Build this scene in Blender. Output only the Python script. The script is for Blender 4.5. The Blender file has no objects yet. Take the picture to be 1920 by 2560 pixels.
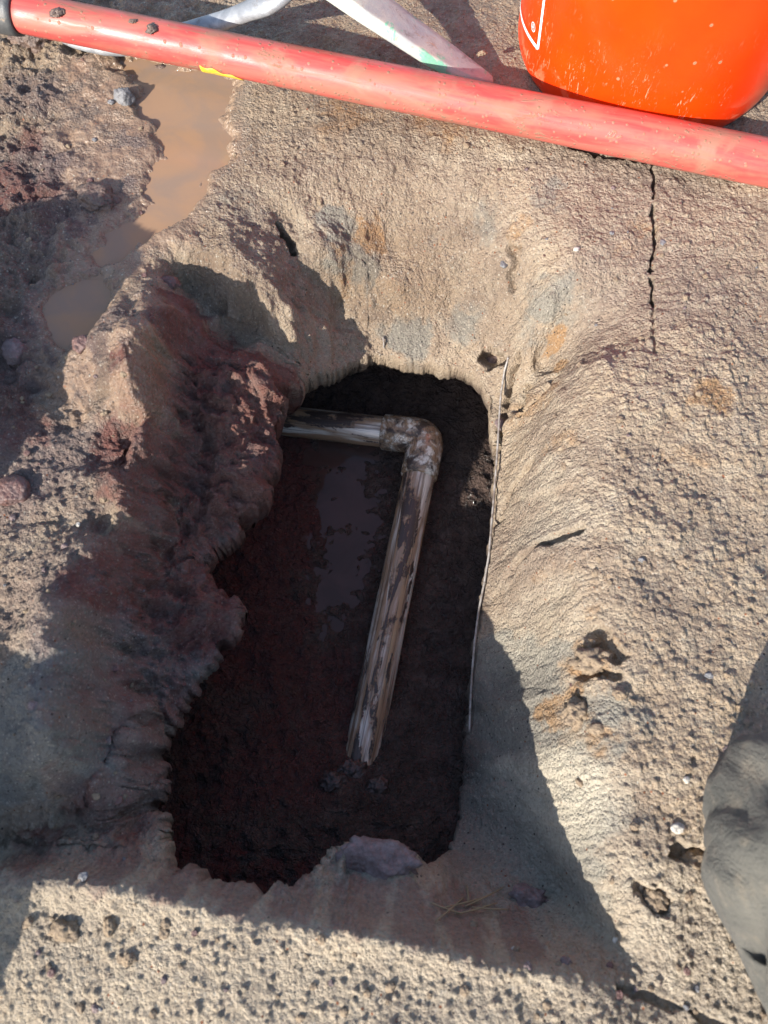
import bpy, math, random
import numpy as np
from mathutils import Vector, Matrix, Euler
C = bpy.context
R = math.radians
random.seed(7)
# ------------------------------------------------------------------ camera, world, sun
H = 0.66                 # camera height above the ground (m)
TH = R(22)               # tilt forward from straight down
SUN_AZ, SUN_EL = R(40), R(27)     # travel direction to the right of +Y, elevation
cam_d = bpy.data.cameras.new('camera')
cam = bpy.data.objects.new('camera', cam_d); C.scene.collection.objects.link(cam)
cam.location = (0, 0, H); cam.rotation_euler = (TH, 0, 0)
cam_d.sensor_fit = 'HORIZONTAL'; cam_d.sensor_width = 26.0; cam_d.lens = 26.0
cam_d.clip_start = 0.01; cam_d.clip_end = 1000
cam_d.dof.use_dof = True; cam_d.dof.focus_distance = 0.86; cam_d.dof.aperture_fstop = 6.5
C.scene.camera = cam
C.scene.view_settings.view_transform = 'Standard'
C.scene.view_settings.look = 'None'
C.scene.view_settings.exposure = 1.02
C.scene.view_settings.gamma = 1.0
w = bpy.data.worlds.new('World'); C.scene.world = w; w.use_nodes = True
wn = w.node_tree.nodes; wl = w.node_tree.links
bg = wn['Background']; sky = wn.new('ShaderNodeTexSky'); sky.sky_type = 'NISHITA'; sky.sun_disc = False
sd = Vector((math.sin(SUN_AZ)*math.cos(SUN_EL), math.cos(SUN_AZ)*math.cos(SUN_EL), -math.sin(SUN_EL)))
sky.sun_elevation = SUN_EL
sky.sun_rotation = math.atan2(-sd.x, -sd.y)
wl.new(sky.outputs[0], bg.inputs[0]); bg.inputs[1].default_value = 0.15
sl = bpy.data.lights.new('sun', 'SUN'); sl.energy = 4.7; sl.angle = R(0.5); sl.color = (1.0, 0.94, 0.85)
so = bpy.data.objects.new('sun', sl); C.scene.collection.objects.link(so)
so.rotation_euler = sd.to_track_quat('-Z', 'Y').to_euler(); so.location = (-2, -2, 3)

# ------------------------------------------------------------------ helpers
F = 1659.0
def ray(px, py):
    x = (px-829.5)/F; y = (1106-py)/F
    return Vector((x, y*math.cos(TH)+math.sin(TH), y*math.sin(TH)-math.cos(TH)))
def Wp(px, py, z=0.0):
    d = ray(px, py); t = (z-H)/d.z
    return Vector((d.x*t, d.y*t, z))
def link(o, parent=None):
    C.scene.collection.objects.link(o)
    if parent is not None: o.parent = parent
    return o
def mesh_obj(name, verts, faces, mat=None, parent=None, smooth=True):
    me = bpy.data.meshes.new(name); me.from_pydata([tuple(v) for v in verts], [], faces); me.update()
    if smooth: me.polygons.foreach_set('use_smooth', [True]*len(me.polygons))
    if mat: me.materials.append(mat)
    return link(bpy.data.objects.new(name, me), parent)
def tag(o, label=None, cat=None, group=None, kind=None):
    if label: o['label'] = label
    if cat: o['category'] = cat
    if group: o['group'] = group
    if kind: o['kind'] = kind
    return o
def empty(name, loc, label, cat, group=None):
    o = link(bpy.data.objects.new(name, None)); o.location = loc; o.empty_display_size = .05
    return tag(o, label, cat, group)
def tube(pts, radii, n=16, cap=True, ell=None):
    """ring-swept tube; ell = (a,b) cross-section scale"""
    pts = [Vector(p) for p in pts]; V = []; Fc = []
    up = Vector((0, 0, 1)); prev = None
    for i, p in enumerate(pts):
        t = (pts[min(i+1, len(pts)-1)]-pts[max(i-1, 0)]).normalized()
        if prev is None:
            a = t.cross(up)
            if a.length < .1: a = t.cross(Vector((1, 0, 0)))
            a.normalize()
        else:
            a = (prev - t*prev.dot(t)).normalized()
        prev = a; b = t.cross(a)
        r = radii[i] if hasattr(radii, '__len__') else radii
        ex, ey = ell if ell else (1, 1)
        for k in range(n):
            an = 2*math.pi*k/n
            V.append(p + a*(math.cos(an)*r*ex) + b*(math.sin(an)*r*ey))
    m = len(pts)
    for i in range(m-1):
        for k in range(n):
            k2 = (k+1) % n
            Fc.append((i*n+k, i*n+k2, (i+1)*n+k2, (i+1)*n+k))
    if cap:
        Fc.append(tuple(range(n))[::-1]); Fc.append(tuple((m-1)*n+k for k in range(n)))
    return V, Fc
def spline(pts, n):
    pts = [Vector(p) for p in pts]; out = []
    P = [pts[0]*2-pts[1]] + pts + [pts[-1]*2-pts[-2]]
    for i in range(1, len(P)-2):
        for k in range(n):
            t = k/n; a, b, c, d = P[i-1], P[i], P[i+1], P[i+2]
            out.append(.5*((2*b)+(c-a)*t+(2*a-5*b+4*c-d)*t*t+(3*b-a-3*c+d)*t**3))
    out.append(pts[-1]); return out

# numpy noise
_T = [np.random.RandomState(900+k).rand(256, 256).astype(np.float32) for k in range(8)]
def _hash(ix, iy, s):
    return _T[s & 7][(iy+s*37) & 255, (ix+s*101) & 255]
_GC = [(np.cos(t*6.2831853), np.sin(t*6.2831853)) for t in _T]
def perlin(x, y, s=0):
    fx0 = np.floor(x); fy0 = np.floor(y)
    ix = fx0.astype(np.int32)+s*101; iy = fy0.astype(np.int32)+s*37
    fx = (x-fx0).astype(np.float32); fy = (y-fy0).astype(np.float32)
    u = fx*fx*fx*(fx*(fx*6-15)+10); v = fy*fy*fy*(fy*(fy*6-15)+10)
    GC, GS = _GC[s & 7]
    x0 = ix & 255; x1 = (ix+1) & 255; y0 = iy & 255; y1 = (iy+1) & 255
    def g(a, b, dx, dy): return GC[b, a]*(fx-dx)+GS[b, a]*(fy-dy)
    a = g(x0, y0, 0, 0); b = g(x1, y0, 1, 0); c = g(x0, y1, 0, 1); d = g(x1, y1, 1, 1)
    return (a*(1-u)+b*u)*(1-v)+(c*(1-u)+d*u)*v
def fbm(x, y, sc, octv=4, s=0, gain=.5, ridge=False):
    r = 0; a = 1.0
    for o in range(octv):
        n = perlin(x/sc+17.3*o, y/sc-9.1*o, s+o)
        if ridge: n = .5-2*np.abs(n)*.9
        r = r+a*n; a *= gain; sc *= .49
    return r
def blobs(x, y, cell, prob, s, rmin=.25, rmax=.5, squash=1.0):
    """height of half-buried lumps, one candidate per cell"""
    ix = np.floor(x/cell).astype(np.int32); iy = np.floor(y/cell).astype(np.int32)
    out = np.zeros(x.shape, np.float32)
    for dx in (-1, 0, 1):
        for dy in (-1, 0, 1):
            cx = ix+dx; cy = iy+dy
            px = (cx+_hash(cx, cy, s))*cell; py = (cy+_hash(cx, cy, s+1))*cell
            r = (rmin+(rmax-rmin)*_hash(cx, cy, s+2)**2)*cell
            on = _hash(cx, cy, s+3) < prob
            an = _hash(cx, cy, s+4)*6.283; el = 1+.5*_hash(cx, cy, s+5)
            ddx = x-px; ddy = y-py
            qx = (ddx*np.cos(an)+ddy*np.sin(an))*el; qy = -ddx*np.sin(an)+ddy*np.cos(an)
            h = np.sqrt(np.maximum(0, r*r-qx*qx-qy*qy))*on
            out = np.maximum(out, h*squash)
    return out
def sstep(a, b, x):
    t = np.clip((x-a)/(b-a), 0, 1); return t*t*(3-2*t)
def in_poly(poly, X, Y):
    ins = np.zeros(X.shape, bool); n = len(poly)
    for i in range(n):
        x1, y1 = poly[i]; x2, y2 = poly[(i+1) % n]
        if y1 == y2: continue
        c = ((y1 > Y) != (y2 > Y)) & (X < (x2-x1)*(Y-y1)/(y2-y1)+x1)
        ins ^= c
    return ins
def poly_sd(poly, X, Y):
    """signed distance, positive inside"""
    d = np.full(X.shape, 1e9, np.float32); n = len(poly)
    for i in range(n):
        x1, y1 = poly[i]; x2, y2 = poly[(i+1) % n]
        ex, ey = x2-x1, y2-y1; L = ex*ex+ey*ey+1e-12
        t = np.clip(((X-x1)*ex+(Y-y1)*ey)/L, 0, 1)
        d = np.minimum(d, (X-x1-t*ex)**2+(Y-y1-t*ey)**2)
    d = np.sqrt(d)
    return np.where(in_poly(poly, X, Y), d, -d)

# ------------------------------------------------------------------ node helper
class NB:
    def __init__(s, name):
        s.m = bpy.data.materials.new(name); s.m.use_nodes = True
        s.t = s.m.node_tree; s.b = s.t.nodes['Principled BSDF']; s.out = s.t.nodes['Material Output']
    def n(s, typ, **kw):
        x = s.t.nodes.new(typ)
        for k, v in kw.items(): setattr(x, k, v)
        return x
    def l(s, a, b): s.t.links.new(a, b)
    def set(s, sock, v):
        if isinstance(v, bpy.types.NodeSocket): s.l(v, sock)
        elif isinstance(v, (tuple, list)) and len(v) == 3 and sock.type == 'RGBA': sock.default_value = (*v, 1)
        else: sock.default_value = v
    def noise(s, vec, scale, detail=4, rough=.55, dist=0, out=0):
        x = s.n('ShaderNodeTexNoise'); s.set(x.inputs['Scale'], scale); x.inputs['Detail'].default_value = detail
        x.inputs['Roughness'].default_value = rough; x.inputs['Distortion'].default_value = dist
        if vec is not None: s.l(vec, x.inputs['Vector'])
        return x.outputs[out]
    def voro(s, vec, scale, feature='F1', out='Distance', rand=1):
        x = s.n('ShaderNodeTexVoronoi', feature=feature); x.inputs['Scale'].default_value = scale
        x.inputs['Randomness'].default_value = rand
        if vec is not None: s.l(vec, x.inputs['Vector'])
        return x.outputs[out]
    def mix(s, f, a, b, mode='MIX'):
        x = s.n('ShaderNodeMix', data_type='RGBA', blend_type=mode)
        s.set(x.inputs[0], f); s.set(x.inputs[6], a); s.set(x.inputs[7], b); return x.outputs[2]
    def math(s, op, a, b=None, c=None, clamp=False):
        x = s.n('ShaderNodeMath', operation=op, use_clamp=clamp)
        s.set(x.inputs[0], a)
        if b is not None: s.set(x.inputs[1], b)
        if c is not None: s.set(x.inputs[2], c)
        return x.outputs[0]
    def rng(s, v, a, b, c=0., d=1.):
        x = s.n('ShaderNodeMapRange', interpolation_type='SMOOTHSTEP'); s.set(x.inputs[0], v)
        for i, q in enumerate((a, b, c, d)): s.set(x.inputs[i+1], q)
        return x.outputs[0]
    def bump(s, h, strength=.5, dist=.002, normal=None):
        x = s.n('ShaderNodeBump'); s.set(x.inputs['Strength'], strength); x.inputs['Distance'].default_value = dist
        s.l(h, x.inputs['Height'])
        if normal is not None: s.l(normal, x.inputs['Normal'])
        return x.outputs[0]
    def coord(s, which='Object', scale=None):
        x = s.n('ShaderNodeTexCoord'); o = x.outputs[which]
        if scale:
            m = s.n('ShaderNodeMapping'); m.inputs['Scale'].default_value = scale; s.l(o, m.inputs['Vector']); o = m.outputs[0]
        return o

# ------------------------------------------------------------------ the ground: shape
# control points (photo position, height)
CP = []
def cp(z, *pts):
    for p in pts:
        v = Wp(p[0], p[1], z); CP.append((v.x, v.y, z))
def cw(z, *pts):
    for p in pts: CP.append((p[0], p[1], z))
def cl(pts, step=15):
    """a contour line through (x, y, z) points, filled in evenly so that it has no scallops"""
    for (x0, y0, z0), (x1, y1, z1) in zip(pts[:-1], pts[1:]):
        n_ = max(1, int(math.hypot(x1-x0, y1-y0)/step))
        for k in range(n_): t = k/n_; cp(z0+(z1-z0)*t, (x0+(x1-x0)*t, y0+(y1-y0)*t))
    cp(pts[-1][2], pts[-1][:2])
# surrounding flat
cp(0.0, (1400, 250), (1100, 60), (700, 60), (900, 290), (1250, 420), (1450, 560), (1640, 700), (1400, 760), (1420, 1000), (1640, 1150),
   (1400, 1250), (1600, 1500), (1400, 1500), (1400, 1750), (1500, 1950), (1400, 2150), (1150, 2180), (900, 2130), (600, 2120), (300, 2050),
   (80, 2160), (100, 1960), (60, 100), (300, 200), (560, 330), (440, 240))
cw(0.0, (.7, 0), (.7, .5), (.7, 1.1), (0, 1.2), (-.6, 1.2), (.4, -.3), (0, -.35), (-.4, -.35))
cp(-.004, (300, 420), (160, 330), (220, 560), (150, 700), (80, 560), (60, 880))
# right bank: brow, middle, foot
cl([(1270, 780, -.012), (1255, 1000, -.012), (1250, 1200, -.012), (1280, 1400, -.012), (1280, 1600, -.012), (1285, 1750, -.012), (1320, 1950, -.012), (1345, 2060, -.012)])
cl([(1215, 860, -.040), (1205, 1000, -.040), (1200, 1200, -.040), (1225, 1400, -.040), (1225, 1600, -.040), (1235, 1750, -.040), (1260, 1880, -.040), (1300, 2010, -.040)])
cl([(1140, 950, -.10), (1140, 1080, -.10), (1130, 1220, -.10), (1150, 1400, -.10), (1150, 1560, -.10), (1150, 1700, -.10), (1165, 1800, -.10), (1200, 1930, -.10)])
cl([(1092, 860, -.155), (1100, 950, -.155), (1098, 1010, -.155), (1090, 1100, -.155), (1085, 1190, -.155), (1088, 1300, -.155), (1085, 1420, -.155), (1080, 1550, -.155), (1070, 1700, -.155), (1060, 1800, -.155)])
# back wall: brow, face
cp(-.005, (620, 400), (800, 350), (1000, 380), (1150, 460), (1230, 560))
cp(-.025, (700, 440), (850, 420), (1000, 440), (1120, 520), (1190, 640))
cp(-.062, (730, 570))
cp(-.075, (850, 600), (850, 560), (1000, 580), (1100, 650), (1160, 740))
cp(-.115, (740, 660), (850, 670), (980, 690), (1090, 735))
cp(-.13, (1120, 830), (1110, 890), (1160, 800))
# clod above the gully, gully, red bank
cp(-.006, (470, 560), (430, 510))
cp(-.016, (520, 610), (560, 560), (540, 500))
cp(-.030, (590, 625), (600, 560), (560, 640))
cp(-.030, (690, 520), (625, 470))
cp(-.045, (645, 540))
cp(-.068, (660, 630), (620, 700), (520, 700), (480, 680))
cp(-.055, (440, 655), (405, 630))
cp(.002, (340, 560), (290, 600), (390, 530), (240, 640), (350, 610))
cp(-.10, (560, 730), (620, 760))
cl([(368, 680, .016), (335, 760, .024), (290, 880, .034), (240, 1000, .034), (205, 1150, .032), (185, 1300, .032), (165, 1390, .034), (190, 1470, .045), (205, 1550, .048), (190, 1640, .042), (160, 1700, .03)])
cl([(425, 715, -.028), (395, 790, -.028), (345, 900, -.026), (295, 1020, -.026), (255, 1160, -.024), (235, 1300, -.022), (222, 1390, -.015), (238, 1470, -.02), (250, 1550, -.025), (235, 1650, -.03), (200, 1730, -.03), (130, 1780, -.03), (20, 1790, -.03)])
cp(-.045, (500, 755), (450, 830), (560, 790))
cl([(520, 870, -.062), (430, 950, -.062), (380, 1060, -.062), (335, 1190, -.062), (330, 1320, -.06), (310, 1430, -.058), (290, 1530, -.058), (265, 1650, -.055), (262, 1760, -.05)])
cl([(575, 900, -.082), (548, 1000, -.082), (495, 1070, -.08), (455, 1130, -.078), (400, 1200, -.075), (430, 1310, -.078), (400, 1430, -.076), (350, 1500, -.075), (305, 1570, -.072), (290, 1700, -.068)])
cl([(120, 1440, .052), (140, 1540, .055), (130, 1640, .048)])
cp(.05, (60, 1560), (60, 1640), (30, 1470))
cp(.0, (150, 960), (60, 1060), (30, 1150), (30, 1330), (200, 850))
# near rim
cl([(-20, 1868, .006), (180, 1880, .006), (300, 1894, .006), (440, 1930, .005), (600, 1964, .004), (800, 1992, .004), (900, 2012, .003), (1050, 2062, 0), (1200, 2085, 0), (1310, 2100, 0)])
cl([(0, 1848, -.028), (180, 1862, -.028), (300, 1878, -.028), (440, 1916, -.028), (600, 1952, -.028), (800, 1976, -.028), (900, 2000, -.028), (1050, 2040, -.026), (1180, 2062, -.022), (1260, 2068, -.016)])
cl([(0, 1818, -.033), (200, 1828, -.035), (330, 1848, -.036)])
cl([(100, 1950, .006), (300, 1970, .006), (600, 2040, .005), (900, 2080, .004), (1200, 2140, .002)])
cp(.004, (300, 2060), (700, 2130))
cp(-.085, (950, 1890), (1000, 1930), (1080, 1960), (1150, 1970))
cp(-.13, (1040, 1870), (1100, 1850))
cp(-.065, (800, 1880), (880, 1890), (1120, 1995), (1180, 1990))
# unseen heap of earth past the left edge, added to cast the shade there
cw(.20, (-.50, .27), (-.55, .36)); cw(.17, (-.60, .15))
cw(.045, (-.52, .03), (-.62, .0))
cw(.21, (-.50, -.22), (-.56, -.27)); cw(.24, (-.43, -.14)); cw(.15, (-.42, -.03))
cw(.0, (-.415, .40), (-.41, .27), (-.40, .12), (-.365, .0), (-.335, -.08), (-.325, -.16), (-.33, -.24), (-.34, -.32), (-.48, .55), (-.8, .2), (-.8, -.2), (-.62, .6), (-.7, .85))
# edge of the steep drop and its height
EDGE = [(612, 835, -.085), (643, 838, -.125), (655, 808, -.135), (720, 800, -.145), (800, 768, -.15), (860, 772, -.15), (960, 790, -.15), (1020, 800, -.15),
 (1048, 850, -.16), (1066, 930, -.165), (1074, 1000, -.17), (1068, 1100, -.175), (1058, 1200, -.18), (1044, 1290, -.185), (1028, 1400, -.19), (1012, 1520, -.195), (1003, 1650, -.20),
 (1000, 1750, -.195), (975, 1840, -.165), (925, 1872, -.10), (880, 1836, -.08), (800, 1830, -.075), (720, 1850, -.07), (660, 1900, -.045), (560, 1912, -.035), (440, 1905, -.035), (360, 1858, -.04),
 (340, 1800, -.065), (312, 1740, -.075), (318, 1680, -.08), (325, 1620, -.085), (352, 1560, -.09), (385, 1520, -.09), (425, 1470, -.09), (460, 1430, -.09), (503, 1365, -.095), (500, 1300, -.095),
 (455, 1252, -.09), (412, 1214, -.09), (480, 1172, -.095), (536, 1146, -.10), (532, 1110, -.10), (570, 1050, -.10), (596, 1000, -.095), (608, 930, -.095), (610, 880, -.09)]
EW = []
for (a, b_, z), (a2, b2, z2) in zip(EDGE, EDGE[1:]+EDGE[:1]):
    v = Wp(a, b_, z); EW.append((v.x, v.y)); n_ = max(1, int(math.hypot(a2-a, b2-b_)/18))
    for k in range(n_): t = k/n_; cp(z+(z2-z)*t, (a+(a2-a)*t, b_+(b2-b_)*t))
OUTER = CP; CP = []
cp(-.270, (600, 1050), (600, 1180), (640, 1120), (640, 1230), (870, 1200), (860, 1080), (840, 1300))
cp(-.275, (700, 850), (850, 850), (1000, 880), (1020, 980), (650, 1000), (1000, 1100), (990, 1250), (960, 1400))
cp(-.284, (720, 1000), (760, 1100), (730, 1200), (730, 1280))
cp(-.268, (560, 1350), (620, 1450), (700, 1500), (900, 1300), (880, 1450), (520, 1500), (920, 1000))
cp(-.25, (940, 1560), (850, 1580), (650, 1620), (480, 1620), (420, 1700))
cp(-.225, (930, 1690), (700, 1690), (500, 1760), (420, 1800))
cp(-.214, (775, 1715), (740, 1740), (800, 1745), (770, 1760))
cp(-.250, (735, 1610), (840, 1620), (770, 1640))
cp(-.205, (700, 1790), (560, 1830), (900, 1790))
cw(-.27, (.3, .2), (-.4, .2), (0, .8)); cw(-.2, (0, -.2), (-.3, -.1), (.3, -.1))
FLOORP = CP
def rbf_fit(P, smooth=1e-5):
    n = len(P); D = np.sqrt(((P[:, None, :2]-P[None, :, :2])**2).sum(-1)); K = -D
    K[np.arange(n), np.arange(n)] -= -smooth*0
    A = np.zeros((n+1, n+1)); A[:n, :n] = K+np.eye(n)*1.5e-3; A[:n, n] = 1; A[n, :n] = 1
    b = np.concatenate([P[:, 2], [0]])
    return np.linalg.solve(A, b)
def base_z(CPl, X, Y):
    CPa = np.array(CPl, np.float64); sol = rbf_fit(CPa)
    out = np.full(X.shape, sol[-1], np.float64)
    for (cx, cy, _), wgt in zip(CPa, sol[:-1]):
        out -= wgt*np.sqrt((X-cx)**2+(Y-cy)**2)
    return out
STEP = 0.00112
dx = np.arange(-.66, .66+1e-6, STEP); dy = np.arange(-.34, 1.16+1e-6, STEP)
geo = np.cumsum(.004*1.33**np.arange(1, 36))
xs = np.concatenate([dx[0]-geo[::-1], dx, dx[-1]+geo]); ys = np.concatenate([dy[0]-geo[::-1], dy, dy[-1]+geo])
nx, ny = len(xs), len(ys)
X, Y = np.meshgrid(xs, ys)
# coarse evaluation of the base shape then bilinear up
cxs = np.arange(-.9, .9, .005); cys = np.arange(-.6, 1.5, .005)
gx, gy = np.meshgrid(cxs, cys); gz = base_z(OUTER, gx, gy); gf = base_z(FLOORP, gx, gy)
gz[1:-1, 1:-1] = (gz[1:-1, 1:-1]*4+(gz[:-2, 1:-1]+gz[2:, 1:-1]+gz[1:-1, :-2]+gz[1:-1, 2:])*2+gz[:-2, :-2]+gz[2:, 2:]+gz[:-2, 2:]+gz[2:, :-2])/16
def bil(G, X, Y):
    fx = np.clip((X-cxs[0])/.005, 0, len(cxs)-1.001); fy = np.clip((Y-cys[0])/.005, 0, len(cys)-1.001)
    i = fx.astype(int); j = fy.astype(int); u = fx-i; v = fy-j
    return G[j, i]*(1-u)*(1-v)+G[j, i+1]*u*(1-v)+G[j+1, i]*(1-u)*v+G[j+1, i+1]*u*v
far = sstep(.0, .35, np.maximum(np.maximum(np.abs(X)-.66, Y-1.16), -.34-Y))
# organic warp of the lookup so that contours are not smooth
wx = fbm(X, Y, .035, 4, 11)*.0055; wy = fbm(X, Y, .035, 4, 21)*.0055
nearg = sstep(.03, -.02, Y); calm = (1-.75*nearg)*(1-.55*sstep(.06, .11, X))*(1-.75*sstep(-.04, -.09, X)*sstep(.44, .36, Y)); wx = wx*calm; wy = wy*calm
Z = bil(gz, X+wx, Y+wy)*(1-far)
esd = poly_sd(EW, X+wx*.7, Y+wy*.7)
hole = sstep(-.001, .0055, esd+.0016*perlin(X/.005, Y/.005, 9)+.0035*perlin(X/.019, Y/.019, 10))
Z = Z*(1-hole)+hole*np.minimum(bil(gf, X+wx, Y+wy)-.02, Z)
pit = sstep(-.01, -.06, Z)            # inside the excavation
deep = sstep(-.19, -.24, Z)

def P2(pts, z=0.0): return [(Wp(a, b, z).x, Wp(a, b, z).y) for a, b in pts]
def spot(px, py, rpx, z=0.0, soft=1.0, warp=.35, seed=0):
    """soft irregular patch of soil round a place: returns window, values"""
    c = Wp(px, py, z); r = rpx*.00045; R2 = r*2.1
    i0, i1 = np.searchsorted(xs, (c.x-R2, c.x+R2)); j0, j1 = np.searchsorted(ys, (c.y-R2, c.y+R2))
    x = X[j0:j1, i0:i1]; y = Y[j0:j1, i0:i1]
    wob = fbm(x, y, r*.9, 4, 300+seed % 60)*warp*r*2.0
    d = np.sqrt((x-c.x)**2+(y-c.y)**2)+wob
    return (slice(j0, j1), slice(i0, i1)), 1-sstep(r*(1-soft*.6), r*(1+soft*.4), d)
PUD = [
 (-.004, [(255, 100), (330, 118), (420, 135), (500, 160), (505, 215), (480, 240), (500, 290), (488, 340), (440, 385), (425, 430), (385, 470), (325, 510),
   (270, 545), (215, 570), (190, 545), (215, 510), (260, 470), (330, 430), (300, 385), (350, 330), (330, 270), (290, 220), (300, 170), (250, 150)]),
 (-.006, [(90, 640), (200, 580), (260, 620), (225, 680), (200, 730), (140, 760), (110, 740)]),
]
TROD = [(560, 0), (1130, 0), (1140, 200), (1180, 330), (480, 200), (440, 120)]
wet = np.zeros(X.shape, np.float32); pudm = np.zeros(X.shape, np.float32)
for i, (zz, pl) in enumerate(PUD):
    sdv = poly_sd(P2(pl, 0), X+fbm(X, Y, .03, 4, 40)*.014, Y+fbm(X, Y, .03, 4, 50)*.014)
    m = sstep(-.010, .012, sdv); pudm = np.maximum(pudm, m)
    wet = np.maximum(wet, sstep(-.05, .0, sdv)); marg = np.maximum(marg, sstep(-.028, .0, sdv)) if i else sstep(-.028, .0, sdv)
Zp = -.013
left = sstep(-.16, -.24, X+fbm(X, Y, .12, 3, 70)*.08)*sstep(.28, .34, Y+.1*perlin(X/.1, Y/.1, 3))
left = np.maximum(left, 0)
leftlow = sstep(-.1, -.16, X)*sstep(.36, .3, Y)*(Y > -.02)
def sp(lst, z=0.0):
    r = np.zeros(X.shape, np.float32)
    for i, a in enumerate(lst):
        w_, v = spot(a[0], a[1], a[2], a[4] if len(a) > 4 else z, seed=int(a[0]+a[1]))
        r[w_] = np.maximum(r[w_], v*(a[3] if len(a) > 3 else 1))
    return r
red = sp([(480, 900, 190, 1, -.06), (530, 1000, 150, 1, -.08), (420, 1080, 200, 1, -.06), (380, 1250, 170, .9, -.06), (550, 820, 110, 1, -.06), (450, 1330, 80, .9, -.08), (300, 1200, 90, .7, -.03),
          (440, 760, 110, .9, -.04), (400, 690, 60, 1, -.03), (10, 400, 120, .7), (60, 300, 60, .6), (20, 900, 130, .6), (170, 150, 70, .6), (230, 200, 60, .6),
          (350, 1560, 120, .5, -.08), (250, 1780, 90, .5, -.04), (400, 1880, 55, .8, -.03), (520, 1915, 50, .8, -.03), (640, 1935, 55, .8, -.03), (780, 1950, 55, .8, -.04), (900, 1970, 55, .8, -.04), (1000, 1990, 60, .8, -.05), (1120, 2010, 50, .7, -.04),
          (100, 1830, 55, .7, -.03), (250, 1850, 55, .7, -.03), (700, 1500, 220, .6, -.27), (560, 1400, 180, .7, -.27), (600, 1650, 180, .6, -.25)])
# roughness fields
n_big = fbm(X, Y, .09, 3, 1); n_mid = fbm(X, Y, .03, 4, 2); n_rdg = fbm(X, Y, .022, 4, 5, ridge=True); n_fine = fbm(X, Y, .007, 3, 6)
p1 = blobs(X, Y, .0058, .5, 100, .25, .55, .8); p2 = blobs(X, Y, .011, .55, 120, .2, .5, .8); p3 = blobs(X, Y, .026, .28, 140, .12, .42, .8)
p4 = blobs(X, Y, .07, .22, 160, .1, .3, .8)
dry = (1-wet)*(1-pit)
troddn = sstep(-.02, .02, poly_sd(P2(TROD), X, Y))
cloddy = (1-left)*np.clip(.25+sstep(.05, .28, X)*sstep(.62, .35, Y)+.7*sstep(.05, -.08, Y), 0, 1.1)*(1-troddn)
disp = n_big*.004*(1-.85*nearg)+n_mid*.0030*(1-.6*wet)*(1-.8*nearg)+n_rdg*.0009*(1-.5*wet)
disp = disp+n_fine*.0014*(1-.7*troddn)*(1-.7*wet)+p1*(.85*dry*(1-.6*left)*(1+.3*nearg)+.3*pit)*(1-.4*troddn)+p2*(.34*dry*cloddy*(1-.55*nearg)+.25*deep+.08)+p3*(.18*dry*cloddy*(1-.9*nearg)+.10*pit)+p4*(.25*cloddy*dry*(1-nearg))
disp = disp+pit*(1-deep)*(n_mid*.004+n_rdg*.003+n_big*.006)*np.where(X > -.02, .45, 1.0)-.5*sstep(-.02, .04, X)*pit*n_mid*.003+deep*(n_mid*.006+n_rdg*.0055)
# clotted pocks on the right-hand ground
pock = blobs(X, Y, .017, .5, 180, .08, .3, 1.0)
disp = disp-pock*.6*dry*np.clip(cloddy, 0, 1)*(1-nearg)*sstep(-.1, .25, fbm(X, Y, .09, 2, 88)+.1)
# wet churned mud at the upper left
churn = left*(1-pudm)
disp = disp+churn*(n_rdg*.0025+p3*.12+n_mid*.005+n_big*.004)+sstep(-.30, -.36, X)*left*(p2*.6+n_mid*.005)
bank = (X < -.03)*(1-hole)*sstep(-.01, -.03, Z)*(Y < .46)
p6 = blobs(X, Y, .045, .7, 260, .25, .6, .4); disp = disp+bank*(n_rdg*.005+n_mid*.006+n_big*.008+p3*.25+p6*.6+p1*.5+p2*.35)
disp = disp+leftlow*(1-pit)*(p2*.3+p1*.3+n_mid*.003)
tdots = blobs(X, Y, .012, .6, 200, .1, .22, .7); disp = disp+troddn*tdots*.9
mudz = sstep(-.02, .03, poly_sd(P2([(100, 120), (520, 130), (520, 300), (440, 470), (300, 620), (200, 800), (90, 700), (180, 560), (110, 380)]), X, Y)+.02*n_big)
disp = disp*(1-.62*mudz)
# ---- cracks and cavities
def carve(pts, wd, dep, z=0.0, broken=0):
    P = [Wp(a, b, z) for a, b in pts]; mg = wd*3+.01
    i0, i1 = np.searchsorted(xs, (min(p.x for p in P)-mg, max(p.x for p in P)+mg)); j0, j1 = np.searchsorted(ys, (min(p.y for p in P)-mg, max(p.y for p in P)+mg))
    x = X[j0:j1, i0:i1]; y = Y[j0:j1, i0:i1]
    jx = fbm(x, y, .012, 2, 60)*.003
    best = np.full(x.shape, 1e9)
    for a, b in zip(P[:-1], P[1:]):
        ex, ey = b.x-a.x, b.y-a.y; L = ex*ex+ey*ey
        t = np.clip(((x+jx-a.x)*ex+(y-a.y)*ey)/L, 0, 1)
        best = np.minimum(best, np.hypot(x+jx-a.x-t*ex, y-a.y-t*ey))
    wloc = wd*(1+1.2*perlin(x/.009, y/.009, 61)) if not broken else np.maximum(wd*(1+1.6*perlin(x/.012, y/.012, 61))*(perlin(x*0+.3, y/.013, 64) > -.36), 1e-5)
    disp[j0:j1, i0:i1] -= dep*(1-sstep(wloc*.5, wloc, best))
carve([(1405, 345), (1411, 400), (1406, 450), (1415, 520), (1409, 580), (1413, 650)], .0020, .02, 0, 1)
carve([(1412, 640), (1415, 760)], .002, .004)
carve([(1240, 325), (1300, 335), (1400, 350)], .006, .02)
carve([(1052, 770), (1072, 778)], .010, .03, -.13)
carve([(1130, 850), (1140, 820)], .007, .03, -.10)
carve([(1108, 790), (1100, 850), (1088, 900), (1082, 960)], .004, .02, -.13)
carve([(1195, 815), (1170, 850), (1140, 862)], .0035, .015, -.09)
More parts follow.
